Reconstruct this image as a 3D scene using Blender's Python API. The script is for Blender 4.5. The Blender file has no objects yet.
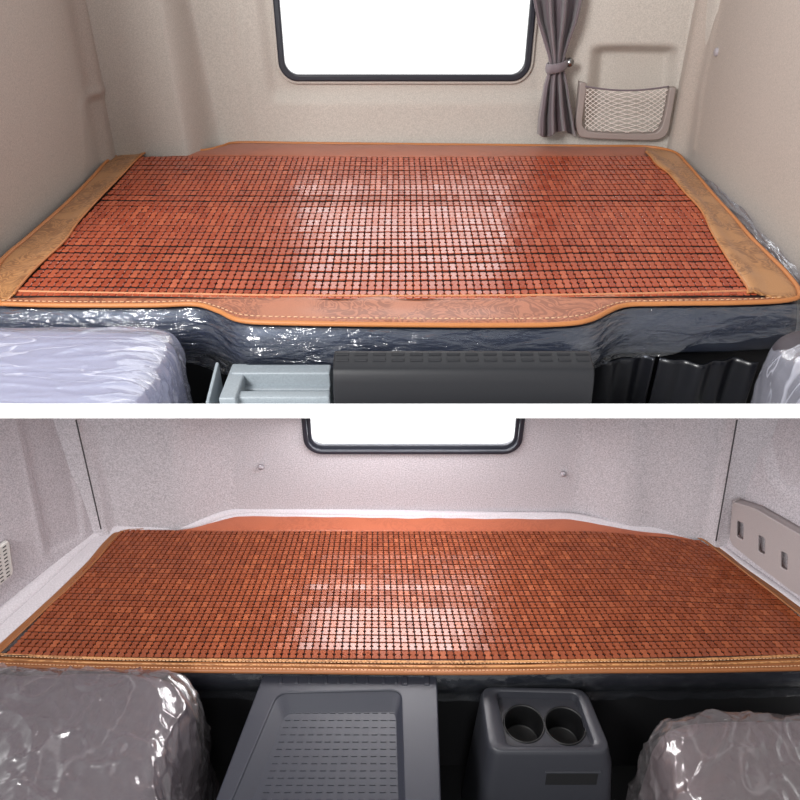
import bpy, bmesh, math, random
import numpy as np
from mathutils import Vector, noise
random.seed(7)
SC = bpy.context.scene
COL = SC.collection
# ------------------------------------------------------------------ camera
CZ = 2.5; F = 700.0; PITCH = math.atan(460 / F)
cp, sp = math.cos(PITCH), math.sin(PITCH)
CAM = Vector((0, 0, CZ)); FW = Vector((0, cp, -sp)); UP = Vector((0, sp, cp)); RT = Vector((1, 0, 0))
cd = bpy.data.cameras.new('camera'); cam = bpy.data.objects.new('camera', cd); COL.objects.link(cam)
cam.location = CAM; cam.rotation_euler = (math.pi / 2 - PITCH, 0, 0)
cd.sensor_width = 36; cd.lens = F / 800 * 36; cd.clip_start = 0.02
SC.camera = cam
def ray(px, py): return FW + RT * ((px - 400) / F) + UP * ((400 - py) / F)
def PZ(px, py, z):
    d = ray(px, py); return CAM + d * ((z - CZ) / d.z)
def PY(px, py, Y):
    d = ray(px, py); return CAM + d * (Y / d.y)
def PIX(p):
    q = p - CAM; w = q.dot(FW); return 400 + F * q.x / w, 400 - F * q.dot(UP) / w
Z1 = 1.84      # upper bunk surface
Z2 = 0.84      # lower bunk surface
# the sloping white board between the two cabs
DIV = -(ray(400, 411).z / ray(400, 411).y)
def div_z(Y): return CZ - DIV * Y
DT = 0.0105     # half thickness, vertical
def div_top(Y): return div_z(Y) + DT
def div_bot(Y): return div_z(Y) - DT

# ------------------------------------------------------------------ tags and linking
def tag(o, label=None, cat=None, group=None, kind=None):
    if label: o['label'] = label
    if cat: o['category'] = cat
    if group: o['group'] = group
    if kind: o['kind'] = kind
    return o
def empty(name, loc, label, cat, group=None):
    o = bpy.data.objects.new(name, None); COL.objects.link(o); o.location = loc
    o.empty_display_size = .05
    return tag(o, label, cat, group)
def link(name, me, mat=None, parent=None, smooth=True, label=None, bevel=0, seg=2):
    o = bpy.data.objects.new(name, me); COL.objects.link(o)
    if mat: me.materials.append(mat)
    if smooth:
        for p in me.polygons: p.use_smooth = True
    if bevel:
        m = o.modifiers.new('bevel', 'BEVEL'); m.width = bevel; m.segments = seg; m.limit_method = 'ANGLE'; m.angle_limit = math.radians(35)
        w = o.modifiers.new('wn', 'WEIGHTED_NORMAL'); w.keep_sharp = True
    if parent:
        o.parent = parent
        off = parent.location.copy(); pp = parent.parent
        while pp: off += pp.location; pp = pp.parent
        o.location = -off
        # children are modelled in world coordinates: keep them there
    if label: o['label'] = label
    return o
class MB:
    def __init__(s): s.v = []; s.f = []
    def add(s, vs, fs):
        n = len(s.v); s.v += [tuple(v) for v in vs]; s.f += [tuple(i + n for i in f) for f in fs]; return s
    def box(s, a, b):
        x0, y0, z0 = a; x1, y1, z1 = b
        return s.add([(x0,y0,z0),(x1,y0,z0),(x1,y1,z0),(x0,y1,z0),(x0,y0,z1),(x1,y0,z1),(x1,y1,z1),(x0,y1,z1)],
                     [(0,3,2,1),(4,5,6,7),(0,1,5,4),(1,2,6,5),(2,3,7,6),(3,0,4,7)])
    def hexa(s, bot, top):
        return s.add(list(bot) + list(top), [(0,3,2,1),(4,5,6,7),(0,1,5,4),(1,2,6,5),(2,3,7,6),(3,0,4,7)])
    def tube(s, pts, r, n=8, closed=False, flat=1.0):
        pts = [Vector(p) for p in pts]; m = len(pts); vs = []; fs = []
        for i, p in enumerate(pts):
            if closed: t = pts[(i+1) % m] - pts[i-1]
            else: t = pts[min(i+1, m-1)] - pts[max(i-1, 0)]
            if t.length < 1e-9: t = Vector((1,0,0))
            t.normalize()
            a = t.cross(Vector((0,0,1)))
            if a.length < .05: a = t.cross(Vector((0,1,0)))
            a.normalize(); b = a.cross(t)
            rr = r[i] if isinstance(r, (list, tuple)) else r
            for k in range(n):
                an = 2*math.pi*k/n; vs.append(p + a*math.cos(an)*rr + b*math.sin(an)*rr*flat)
        for i in range(m if closed else m-1):
            j = (i+1) % m
            for k in range(n):
                k2 = (k+1) % n; fs.append((i*n+k, i*n+k2, j*n+k2, j*n+k))
        if not closed: fs += [tuple(range(n-1, -1, -1)), tuple((m-1)*n+k for k in range(n))]
        return s.add(vs, fs)
    def grid(s, fn, nu, nv):
        vs = [fn(i/nu, j/nv) for j in range(nv+1) for i in range(nu+1)]
        fs = [(j*(nu+1)+i, j*(nu+1)+i+1, (j+1)*(nu+1)+i+1, (j+1)*(nu+1)+i) for j in range(nv) for i in range(nu)]
        return s.add(vs, fs)
    def lathe(s, c, prof, ax='z', n=24, cap0=True):
        vs = []; fs = []; c = Vector(c)
        for r, h in prof:
            for k in range(n):
                a = 2*math.pi*k/n
                d = {'z': (r*math.cos(a), r*math.sin(a), h), 'y': (r*math.cos(a), h, r*math.sin(a)), 'x': (h, r*math.cos(a), r*math.sin(a))}[ax]
                vs.append(c + Vector(d))
        for i in range(len(prof)-1):
            for k in range(n):
                k2 = (k+1) % n; fs.append((i*n+k, i*n+k2, (i+1)*n+k2, (i+1)*n+k))
        fs += ([tuple(range(n-1,-1,-1))] if cap0 else []) + [tuple((len(prof)-1)*n+k for k in range(n))]
        return s.add(vs, fs)
    def mesh(s, name):
        me = bpy.data.meshes.new(name); me.from_pydata(s.v, [], s.f); me.update(); return me
    def build(s, name, mat, parent=None, smooth=True, label=None, bevel=0, seg=2, fix=True):
        me = s.mesh(name)
        if fix:
            bm = bmesh.new(); bm.from_mesh(me); bmesh.ops.recalc_face_normals(bm, faces=bm.faces); bm.to_mesh(me); bm.free()
        return link(name, me, mat, parent, smooth, label, bevel, seg)
def smooth_line(pts, n):
    """Catmull-Rom through pts, n evenly spaced samples"""
    P = [Vector(p) for p in pts]; P = [P[0]*2 - P[1]] + P + [P[-1]*2 - P[-2]]
    out = []
    for i in range(1, len(P)-2):
        for k in range(16):
            t = k/16; a, b, c, d = P[i-1], P[i], P[i+1], P[i+2]
            out.append(.5*((2*b) + (c-a)*t + (2*a-5*b+4*c-d)*t*t + (3*b-a-3*c+d)*t**3))
    out.append(P[-2])
    L = [0]
    for i in range(1, len(out)): L.append(L[-1] + (out[i]-out[i-1]).length)
    res = []; j = 0
    for k in range(n):
        s = L[-1]*k/(n-1)
        while j < len(L)-2 and L[j+1] < s: j += 1
        q = (s-L[j])/max(1e-9, L[j+1]-L[j]); res.append(out[j].lerp(out[j+1], q))
    return res
def rrect(x0, y0, x1, y1, r, n=6):
    o = []
    for cx, cy, a0 in ((x1-r,y1-r,0),(x0+r,y1-r,90),(x0+r,y0+r,180),(x1-r,y0+r,270)):
        for k in range(n+1):
            a = math.radians(a0 + 90*k/n); o.append((cx+r*math.cos(a), cy+r*math.sin(a)))
    return o
def round_poly(pts, r, n=5):
    """rounded corners of a 2D polygon"""
    o = []; m = len(pts)
    for i in range(m):
        p = Vector(pts[i]); a = Vector(pts[i-1]); b = Vector(pts[(i+1) % m])
        d1 = (a-p); d2 = (b-p); rr = min(r, d1.length*.45, d2.length*.45)
        s = p + d1.normalized()*rr; e = p + d2.normalized()*rr
        for k in range(n+1):
            t = k/n; o.append(tuple((1-t)**2*s + 2*t*(1-t)*p + t*t*e))
    return o
def plate(loops, th, fn, bev=0.0):
    """flat plate with holes: loops of 2D points (first the outline), thickness th, mapped to the world by fn(Vector)"""
    cu = bpy.data.curves.new('tmp', 'CURVE'); cu.dimensions = '2D'; cu.fill_mode = 'BOTH'; cu.extrude = max(0, th/2 - bev); cu.bevel_depth = bev; cu.bevel_resolution = 2
    if bev: cu.offset = -bev
    for lp in loops:
        sp_ = cu.splines.new('POLY'); sp_.points.add(len(lp)-1)
        for q, p in zip(sp_.points, lp): q.co = (p[0], p[1], 0, 1)
        sp_.use_cyclic_u = True
    ob = bpy.data.objects.new('tmp', cu); COL.objects.link(ob)
    dg = bpy.context.evaluated_depsgraph_get(); dg.update()
    me = bpy.data.meshes.new_from_object(ob.evaluated_get(dg)); bpy.data.objects.remove(ob); bpy.data.curves.remove(cu)
    for v in me.vertices: v.co = fn(v.co)
    bm = bmesh.new(); bm.from_mesh(me); bmesh.ops.remove_doubles(bm, verts=bm.verts, dist=1e-5); bmesh.ops.recalc_face_normals(bm, faces=bm.faces); bm.to_mesh(me); bm.free()
    me.materials.clear()
    return me
def sstep(a, b, x):
    t = min(1, max(0, (x-a)/(b-a))) if a != b else float(x > a)
    return t*t*(3-2*t)

# ------------------------------------------------------------------ materials
def s2l(c): return tuple(((v/255)/12.92 if v/255 <= .04045 else ((v/255+.055)/1.055)**2.4) for v in c) + (1,)
class NT:
    def __init__(s, name):
        s.m = bpy.data.materials.new(name); s.m.use_nodes = True; s.t = s.m.node_tree; s.n = s.t.nodes
        s.b = s.n['Principled BSDF']; s.out = s.n['Material Output']
        s.tc = s.n.new('ShaderNodeTexCoord')
    def node(s, ty, **k):
        n = s.n.new(ty)
        for a, v in k.items():
            if a in n.inputs.keys(): n.inputs[a].default_value = v
            else: setattr(n, a, v)
        return n
    def l(s, a, b): s.t.links.new(a, b)
    def mapping(s, scale): 
        m = s.n.new('ShaderNodeMapping'); m.inputs['Scale'].default_value = scale; s.l(s.tc.outputs['Object'], m.inputs['Vector']); return m.outputs[0]
    def noise(s, scale, detail=3, rough=.5, dist=0, vec=None):
        n = s.node('ShaderNodeTexNoise', Scale=scale, Detail=detail, Roughness=rough, Distortion=dist)
        s.l(vec if vec else s.tc.outputs['Object'], n.inputs['Vector']); return n.outputs['Fac']
    def ramp(s, fac, stops, inter='LINEAR'):
        r = s.n.new('ShaderNodeValToRGB'); r.color_ramp.interpolation = inter
        e = r.color_ramp.elements
        e[1].position = 1.0; e[0].position = stops[0][0]; e[0].color = stops[0][1]; e[1].position = stops[-1][0]; e[1].color = stops[-1][1]
        for p, c in stops[1:-1]: q = e.new(p); q.color = c
        s.l(fac, r.inputs[0]); return r.outputs[0]
    def mix(s, fac, a, b, mode='MIX'):
        m = s.n.new('ShaderNodeMix'); m.data_type = 'RGBA'; m.blend_type = mode
        for v, i in ((fac, 0), (a, 6), (b, 7)):
            if isinstance(v, (int, float, tuple)): m.inputs[i].default_value = v
            else: s.l(v, m.inputs[i])
        return m.outputs[2]
    def bump(s, h, strength=.3, dist=.002):
        b = s.node('ShaderNodeBump', Strength=strength, Distance=dist); s.l(h, b.inputs['Height']); s.l(b.outputs[0], s.b.inputs['Normal']); return b
    def set(s, **k):
        for a, v in k.items():
            i = s.b.inputs[a.replace('_', ' ')]
            if isinstance(v, (int, float, tuple)): i.default_value = v
            else: s.l(v, i)
        return s
def g(v): return (v, v, v, 1)
def m_wall(name, c, sp_amt=.16, scale=260):
    t = NT(name); n1 = t.noise(scale, 4, .8); n2 = t.noise(3, 2)
    lo = tuple(x*(1-sp_amt) for x in c[:3])+(1,); hi = tuple(min(1, x*(1+sp_amt)) for x in c[:3])+(1,)
    col = t.ramp(n1, [(.38, lo), (.62, hi)])
    col = t.mix(.10, col, t.ramp(n2, [(.3, g(.7)), (.7, g(1.0))]), 'MULTIPLY')
    t.set(Base_Color=col, Roughness=.85, Sheen_Weight=.15); t.bump(n1, .5, .0015); return t.m
def m_plain(name, c, rough=.5, metal=0, bump=0, scale=300, coat=0):
    t = NT(name); n = t.noise(scale, 3, .6)
    col = t.ramp(n, [(.3, tuple(x*.88 for x in c[:3])+(1,)), (.7, tuple(min(1, x*1.1) for x in c[:3])+(1,))])
    t.set(Base_Color=col, Roughness=rough, Metallic=metal, Coat_Weight=coat)
    if bump: t.bump(n, bump, .001)
    return t.m
def m_tile(name, base, dark, lite, rough, spec=.5):
    t = NT(name); geo = t.n.new('ShaderNodeNewGeometry'); r = geo.outputs['Random Per Island']
    grain = t.noise(1, 4, .6, 0, t.mapping((40, 400, 40)))
    col = t.ramp(r, [(0, s2l(dark)), (.3, s2l(base)), (.75, s2l(base)), (1, s2l(lite))])
    col = t.mix(.25, col, t.ramp(grain, [(.3, g(.45)), (.7, g(1))]), 'MULTIPLY')
    rr = t.n.new('ShaderNodeMapRange'); t.l(r, rr.inputs[0]); rr.inputs[3].default_value = rough*.75; rr.inputs[4].default_value = rough*1.3
    t.set(Base_Color=col, Roughness=rr.outputs[0]); t.b.inputs['Specular IOR Level'].default_value = spec
    return t.m
def m_brocade(name, base, dark, lite, sheen=.3, rough=.5, amt=1.0):
    """woven cloth with a scrolling jacquard figure"""
    t = NT(name); v = t.mapping((12, 12, 12))
    n = t.noise(1.1, 2, .5, 2.2, v)
    band = t.ramp(n, [(.36, g(0)), (.39, g(1)), (.43, g(1)), (.45, g(0)), (.50, g(0)), (.52, g(1)), (.56, g(1)), (.58, g(0)), (.62, g(0)), (.64, g(1)), (.70, g(1)), (.72, g(0))])
    big = t.noise(.55, 1, .5, .3, v); mask = t.ramp(big, [(.40, g(0)), (.46, g(1))])
    fig = t.mix(1.0, band, mask, 'MULTIPLY')
    weave = t.noise(700, 2, .5)
    c = t.mix(.35, s2l(base), t.ramp(weave, [(.3, s2l(dark)), (.7, s2l(lite))]))
    c2 = t.mix(t.mix(1.0, fig, g(.75*amt), 'MULTIPLY'), c, s2l(dark))
    t.set(Base_Color=c2, Roughness=rough, Sheen_Weight=sheen); t.bump(fig, -.5, .002); return t.m
def m_film(name, tint=(.86, .88, .95), gloss=.55, haze=.12, scale=14, stretch=(1, 1, 1), rough=.12, bump=1.0):
    """thin clear plastic sheet, creased"""
    t = NT(name); v = t.mapping(stretch)
    n1 = t.noise(scale, 2, .5, 1.0, v); n2 = t.noise(scale*4, 2, .5, .6, v)
    h = t.mix(.2, n1, n2)
    bp = t.node('ShaderNodeBump', Strength=bump, Distance=.03); t.l(h, bp.inputs['Height'])
    tr = t.node('ShaderNodeBsdfTransparent'); tr.inputs[0].default_value = tuple(.93*x/max(tint) for x in tint)+(1,)
    gl = t.node('ShaderNodeBsdfGlossy', Roughness=rough); gl.inputs[0].default_value = (1, 1, 1, 1); t.l(bp.outputs[0], gl.inputs['Normal'])
    df = t.node('ShaderNodeBsdfDiffuse'); df.inputs[0].default_value = tint + (1,); t.l(bp.outputs[0], df.inputs['Normal'])
    lw = t.node('ShaderNodeLayerWeight', Blend=.35); t.l(bp.outputs[0], lw.inputs['Normal'])
    ml = t.node('ShaderNodeMath', operation='MULTIPLY_ADD'); t.l(lw.outputs['Facing'], ml.inputs[0]); ml.inputs[1].default_value = gloss; ml.inputs[2].default_value = .04
    crease = t.ramp(n1, [(.485, g(haze)), (.5, g(min(1, haze*2.4))), (.515, g(haze))])
    m1 = t.node('ShaderNodeMixShader'); t.l(crease, m1.inputs[0]); t.l(tr.outputs[0], m1.inputs[1]); t.l(df.outputs[0], m1.inputs[2])
    m2 = t.node('ShaderNodeMixShader'); t.l(ml.outputs[0], m2.inputs[0]); t.l(m1.outputs[0], m2.inputs[1]); t.l(gl.outputs[0], m2.inputs[2])
    t.l(m2.outputs[0], t.out.inputs['Surface']); return t.m
def m_glass(name):
    t = NT(name); t.n.remove(t.b)
    tr = t.node('ShaderNodeBsdfTransparent'); gl = t.node('ShaderNodeBsdfGlossy', Roughness=.02)
    m = t.node('ShaderNodeMixShader'); m.inputs[0].default_value = .05; t.l(tr.outputs[0], m.inputs[1]); t.l(gl.outputs[0], m.inputs[2]); t.l(m.outputs[0], t.out.inputs['Surface']); return t.m
M = {}
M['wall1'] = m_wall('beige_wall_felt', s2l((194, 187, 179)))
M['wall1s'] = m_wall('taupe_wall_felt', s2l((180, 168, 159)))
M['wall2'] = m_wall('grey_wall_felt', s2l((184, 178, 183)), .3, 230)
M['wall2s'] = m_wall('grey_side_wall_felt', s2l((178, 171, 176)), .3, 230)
M['pad'] = m_wall('pale_edge_felt', s2l((190, 184, 189)), .12, 230)
M['rubber'] = m_plain('window_rubber', s2l((34, 36, 46)), .35)
M['glass'] = m_glass('window_glass')
M['white'] = NT('white_board').set(Base_Color=(.95, .95, .95, 1), Roughness=.6).m
M['tile1'] = m_tile('red_bamboo_tile', (174, 78, 48), (158, 64, 38), (190, 94, 60), .30, .5)
M['tile2'] = m_tile('brown_bamboo_tile', (132, 65, 38), (118, 56, 32), (150, 78, 46), .26, .6)
M['cord'] = m_plain('dark_cord', s2l((24, 13, 15)), .9)
M['gold'] = m_brocade('gold_brocade', (186, 132, 82), (124, 76, 38), (208, 156, 102), .05, .42, 1.0)
M['copper'] = m_brocade('copper_brocade', (178, 108, 76), (120, 62, 38), (196, 126, 92), .08, .40, .9)
M['copper2'] = m_brocade('copper_cloth', (168, 90, 60), (130, 64, 42), (186, 108, 76), .1, .45, .4)
M['piping'] = m_plain('tan_piping', s2l((190, 122, 70)), .5, 0, .4, 500)
M['piping2'] = m_plain('brown_tan_piping', s2l((138, 84, 44)), .5, 0, .4, 500)
M['stitch'] = m_plain('cream_thread', s2l((226, 184, 146)), .6)
M['cordpale'] = m_plain('pale_tan_cord', s2l((196, 132, 92)), .6)
M['vinyl'] = m_plain('dark_vinyl', s2l((38, 43, 56)), .42, 0, .3, 60)
M['black'] = m_plain('shade_black', s2l((12, 12, 15)), .6)  # near-black, with the shade under the bunks and in the footwell put in
M['blackgloss'] = m_plain('black_glossy_cloth', s2l((20, 21, 27)), .3, 0, .2, 40)
M['blackplastic'] = m_plain('black_moulded_plastic', s2l((29, 30, 35)), .42, 0, .35, 700)
M['well'] = m_plain('black_cup_well', s2l((11, 11, 13)), .5)
M['greyplastic'] = m_plain('grey_moulded_plastic', s2l((42, 44, 53)), .42, 0, .35, 800)
M['consoleplastic'] = m_plain('charcoal_console_plastic', s2l((46, 47, 53)), .36, 0, .3, 800)
M['paleplastic'] = m_plain('pale_grey_plastic', s2l((146, 155, 162)), .4)
M['taupe'] = m_plain('taupe_plastic', s2l((158, 148, 148)), .45, 0, .25, 700)
M['taupe1'] = m_plain('pocket_plastic', s2l((156, 144, 140)), .45, 0, .25, 700)
M['net'] = m_plain('net_cord', s2l((232, 222, 216)), .6)
M['curtain'] = NT('mauve_curtain').set(Base_Color=s2l((112, 100, 106)), Roughness=.65, Sheen_Weight=.3).m
M['steel'] = m_plain('chrome_steel', s2l((150, 150, 150)), .22, 1)
M['screw'] = m_plain('grey_screw_cap', s2l((172, 166, 172)), .5)
M['vent'] = m_plain('vent_plastic', s2l((196, 192, 188)), .5)
M['hole'] = m_plain('vent_slot', s2l((60, 58, 60)), .7)
M['seat1'] = m_plain('lavender_seat_cloth', s2l((164, 167, 184)), .7, 0, .3, 300)
M['seat2'] = m_plain('grey_seat_cloth', s2l((66, 59, 66)), .6, 0, .3, 300)
M['seat3'] = m_plain('brown_grey_seat_cloth', s2l((78, 67, 69)), .6, 0, .3, 300)
M['film1'] = m_film('mattress_film', (.80, .86, .98), .42, .022, 5, (1.6, 1, 7), .13, .9)
M['film_seat1'] = m_film('hazy_seat_film', (.84, .85, .98), .35, .22, 3, (1, 4, 1), .2, .35)
M['film_seat2'] = m_film('clear_seat_film', (.86, .82, .84), .5, .045, 3, (2.2, 1, 1.6), .2, .6)
M['film2'] = m_film('dark_edge_film', (.7, .74, .82), .22, .012, 6, (1, 1, 1), .12, .5)
M['paper'] = m_plain('white_label', s2l((200, 196, 198)), .6)
M['red'] = m_plain('red_tab', s2l((150, 40, 36)), .5)

# ------------------------------------------------------------------ walls
def sheet_wall(name, mat, base, nrm, feat, nu, nv, hole=None, th=.02, top=None, bot=.3):
    """base(u,v)->Vector on a flat wall; feat(px,py)->offset along nrm, a moulded relief"""
    vs = []; N = Vector(nrm).normalized()
    for j in range(nv+1):
        for i in range(nu+1):
            b = base(i/nu, j/nv); p = b
            for _ in range(4):
                p = b + N*feat(*PIX(p))
                if top: b.z = bot + (top(p.y) - bot)*j/nv; p.z = b.z
            vs.append(p)
    fs = []
    for j in range(nv):
        for i in range(nu):
            f = (j*(nu+1)+i, j*(nu+1)+i+1, (j+1)*(nu+1)+i+1, (j+1)*(nu+1)+i)
            if hole:
                c = (vs[f[0]]+vs[f[1]]+vs[f[2]]+vs[f[3]])/4
                if hole(c): continue
            fs.append(f)
    mb = MB().add(vs, fs); o = mb.build(name, mat, fix=False); tag(o, kind='structure')
    # face the inside
    me = o.data
    if me.polygons[0].normal.dot(N) < 0: me.flip_normals()
    s = o.modifiers.new('solid', 'SOLIDIFY'); s.thickness = th; s.offset = -1
    return o
def seg_d(x, y, pts):
    best = 1e9
    for (x0, y0), (x1, y1) in zip(pts[:-1], pts[1:]):
        dx, dy = x1-x0, y1-y0; t = min(1, max(0, ((x-x0)*dx+(y-y0)*dy)/(dx*dx+dy*dy+1e-9)))
        best = min(best, math.hypot(x-x0-t*dx, y-y0-t*dy))
    return best
def ridge(x, y, pts, w): 
    d = seg_d(x, y, pts)/w; return math.exp(-d*d)

# ---- upper cab
YB = PZ(420, 143, Z1).y                # back wall plane
cl = PZ(110, 157, Z1); cr = PZ(687, 152, Z1)
dl = YB - cl.y; dr = YB - cr.y
def feat_b1(x, y):
    xl = 160 + y*.165; xr = 192 + y*.22
    o = dl*(1 - sstep(xl, xr, x))
    # groove beside the window field, ledge round the window
    o += -.006*ridge(x, y, [(228, -80), (240, 60), (256, 150)], 3.2)
    # sunk field holding the window, with soft round edge
    xa = 262 + y*.12; xb = 546 - y*.05
    inside = sstep(xa-9, xa+6, x)*(1-sstep(xb-6, xb+9, x))*(1-sstep(88, 106, y))
    o -= .022*inside
    # right end towards the corner
    o += dr*sstep(672 + (150-y)*.13, 700 + (150-y)*.13, x)
    o += .035*sstep(556, 620, x)
    # sunk storage recess above the net pocket
    rx = sstep(588, 604, x + (y-48)*.08)*(1-sstep(664, 682, x + (y-48)*.06)); ry = sstep(44 + .012*abs(x-628)**1.4*.3, 53 + .012*abs(x-628)**1.4*.5, y)*(1-sstep(118, 134, y))
    o -= .072*rx*ry
    return o
hw = [PY(287, 78, YB), PY(526, 78, YB)]
WZ0 = PY(400, 78, YB).z; WZ1 = CZ + .12; WX0 = PY(279.5, 40, YB).x; WX1 = PY(530, 40, YB).x
def inside_rr(c, x0, z0, x1, z1, r):
    if not (x0 < c.x < x1 and z0 < c.z < z1): return False
    dx = max(x0+r-c.x, c.x-(x1-r), 0); dz = max(z0+r-c.z, c.z-(z1-r), 0)
    return dx*dx+dz*dz < r*r
BOT1 = 1.30
sheet_wall('wall_back', M['wall1'], lambda u, v: Vector((-1.24+2.46*u, YB, BOT1 + (2.86-BOT1)*v)), (0, -1, 0), feat_b1, 300, 170,
           lambda c: inside_rr(c, WX0, WZ0, WX1, WZ1, .05))
# side walls
pl0 = PZ(110, 157, Z1); pl1 = PZ(0, 250, Z1); pr0 = PZ(687, 152, Z1); pr1 = PZ(800, 262, Z1)
def line_at(a, b, Y): 
    t = (Y-a.y)/(b.y-a.y); return a.x + (b.x-a.x)*t
def feat_l1(x, y):
    o = .006*ridge(x, y, [(104, 88), (94, 93), (84, 100), (81, 108), (88, 165)], 3.6)
    o += -.006*sstep(83, 90, x)*sstep(93, 100, y)
    o += .030*sstep(-16, 0, x - (86 + y*.17))       # rolls into the corner
    return o
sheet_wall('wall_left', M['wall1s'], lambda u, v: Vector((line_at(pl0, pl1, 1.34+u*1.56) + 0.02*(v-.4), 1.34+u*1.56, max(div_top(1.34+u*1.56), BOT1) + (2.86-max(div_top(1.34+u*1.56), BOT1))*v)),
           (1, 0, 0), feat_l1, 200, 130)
def feat_r1(x, y):
    o = .05*sstep(0, 22, (721 - y*.2) - x)
    o += .006*ridge(x, y, [(731, -60), (700, 95), (693, 150)], 3)
    return o
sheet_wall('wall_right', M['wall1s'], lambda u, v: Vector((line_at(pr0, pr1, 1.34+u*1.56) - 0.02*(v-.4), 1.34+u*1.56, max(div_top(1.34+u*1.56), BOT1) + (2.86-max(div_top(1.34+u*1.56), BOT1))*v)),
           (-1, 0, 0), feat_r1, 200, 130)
def window(name, x0, z0, x1, z1, Y, r, gw, inner_col='rubber'):
    """rubber gasket, glass and an outer frame"""
    e = tag(bpy.data.objects.new(name, None), kind='structure'); COL.objects.link(e); e.location = ((x0+x1)/2, Y, z0)
    fn = lambda y0: (lambda c: Vector((c.x, y0 - c.z, c.y)))
    o1 = rrect(x0-gw*.5, z0-gw*.5, x1+gw*.5, z1+gw*.5, r+gw*.5, 10); i1 = rrect(x0+gw*.5, z0+gw*.5, x1-gw*.5, z1-gw*.5, r-gw*.3, 10)
    link('window_gasket', plate([o1, i1], .03, fn(Y), .006), M['rubber'], e, smooth=False, bevel=0)
    o2 = rrect(x0-gw*.95, z0-gw*.95, x1+gw*.95, z1+gw*.95, r+gw*.9, 10)
    link('window_frame', plate([o2, rrect(x0-gw*.3, z0-gw*.3, x1+gw*.3, z1+gw*.3, r+gw*.2, 10)], .02, fn(Y+.004), .006), M['rubber'] if gw < 0 else M['wall1' if Y > 2 else 'wall2'], e, smooth=False)
    MB().box((x0+.005, Y-.003, z0+.005), (x1-.005, Y+.003, z1-.005)).build('window_pane', M['glass'], e, smooth=False)
    return e
window('window_1', WX0, WZ0, WX1, WZ1, YB+.012, .055, .024)

# ---- the dividing board
h = .0105
S0, S1 = .70, 1.86
mb = MB().hexa([(-1.5, S0, div_bot(S0)), (1.5, S0, div_bot(S0)), (1.5, S1, div_bot(S1)), (-1.5, S1, div_bot(S1))],
               [(-1.5, S0, div_top(S0)), (1.5, S0, div_top(S0)), (1.5, S1, div_top(S1)), (-1.5, S1, div_top(S1))])
tag(mb.build('trim_1', M['white'], smooth=False), kind='structure')

# ---- lower cab walls
YB2 = PZ(400, 513, Z2).y
c2l = PZ(103, 531, Z2); c2r = PZ(716, 543, Z2)
d2l = YB2 - c2l.y; d2r = YB2 - c2r.y
def feat_b2(x, y):
    o = d2l*(1 - sstep(172, 240, x + (530-y)*.06))
    o += d2r*.55*sstep(570, 640, x - (530-y)*.02) + d2r*.45*sstep(640, 716, x)
    o += .03*(1-sstep(0, 14, x - (76 + (y-418)*.23))) + .03*(1-sstep(0, 14, (738 - (y-418)*.18) - x))
    o += .008*ridge(x, y, [(86, 400), (112, 540)], 4)
    return o
W2Z0 = PY(400, 450, YB2).z; W2X0 = PY(306, 430, YB2).x; W2X1 = PY(520, 430, YB2).x
TOP2 = lambda Y: div_bot(Y) - .004
sheet_wall('wall_lower_back', M['wall2'], lambda u, v: Vector((-1.12+2.3*u, YB2, .3 + (TOP2(YB2) - .3)*v)), (0, -1, 0), feat_b2, 300, 130,
           lambda c: c.x > W2X0 and c.x < W2X1 and c.z > W2Z0 and not (c.z < W2Z0+.05 and (c.x < W2X0+.05 or c.x > W2X1-.05) and math.hypot(min(abs(c.x-W2X0-.05), abs(c.x-W2X1+.05)), c.z-W2Z0-.05) > .05), top=TOP2)
q2l = PZ(0, 615, Z2); q2r = PZ(800, 603, Z2)
def feat_l2(x, y):
    # soft pressed panel
    o = -.010*sstep(0, 8, x - (14 + (y-418)*.22))*sstep(0, 7, (70 + (y-418)*.14) - x)*(1-sstep(0, 8, y - 549 + (x-45)*.45))
    o += .004*ridge(x, y, [(16, 400), (44, 552)], 5)
    return o
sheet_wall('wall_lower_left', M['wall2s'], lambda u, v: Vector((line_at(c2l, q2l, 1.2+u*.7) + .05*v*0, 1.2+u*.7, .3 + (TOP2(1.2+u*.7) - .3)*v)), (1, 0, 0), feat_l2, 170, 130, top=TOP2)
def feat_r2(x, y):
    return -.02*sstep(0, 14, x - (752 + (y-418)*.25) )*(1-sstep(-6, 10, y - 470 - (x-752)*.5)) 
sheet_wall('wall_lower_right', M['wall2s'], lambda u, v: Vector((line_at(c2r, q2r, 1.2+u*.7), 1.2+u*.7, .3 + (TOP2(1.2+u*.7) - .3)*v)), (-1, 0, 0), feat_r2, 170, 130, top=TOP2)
# seam beads in the lower cab's corners
for k, (a, b, Y) in enumerate((((76, 420), (101, 529), c2l.y-.045), ((737, 420), (716, 541), c2r.y-.045))):
    mb = MB(); mb.tube([PY(a[0]+(b[0]-a[0])*t/8, a[1]+(b[1]-a[1])*t/8, Y-.012) for t in range(9)], .0022, 6)
    tag(mb.build('trim_%d' % (2+k), M['hole']), kind='structure')
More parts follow.
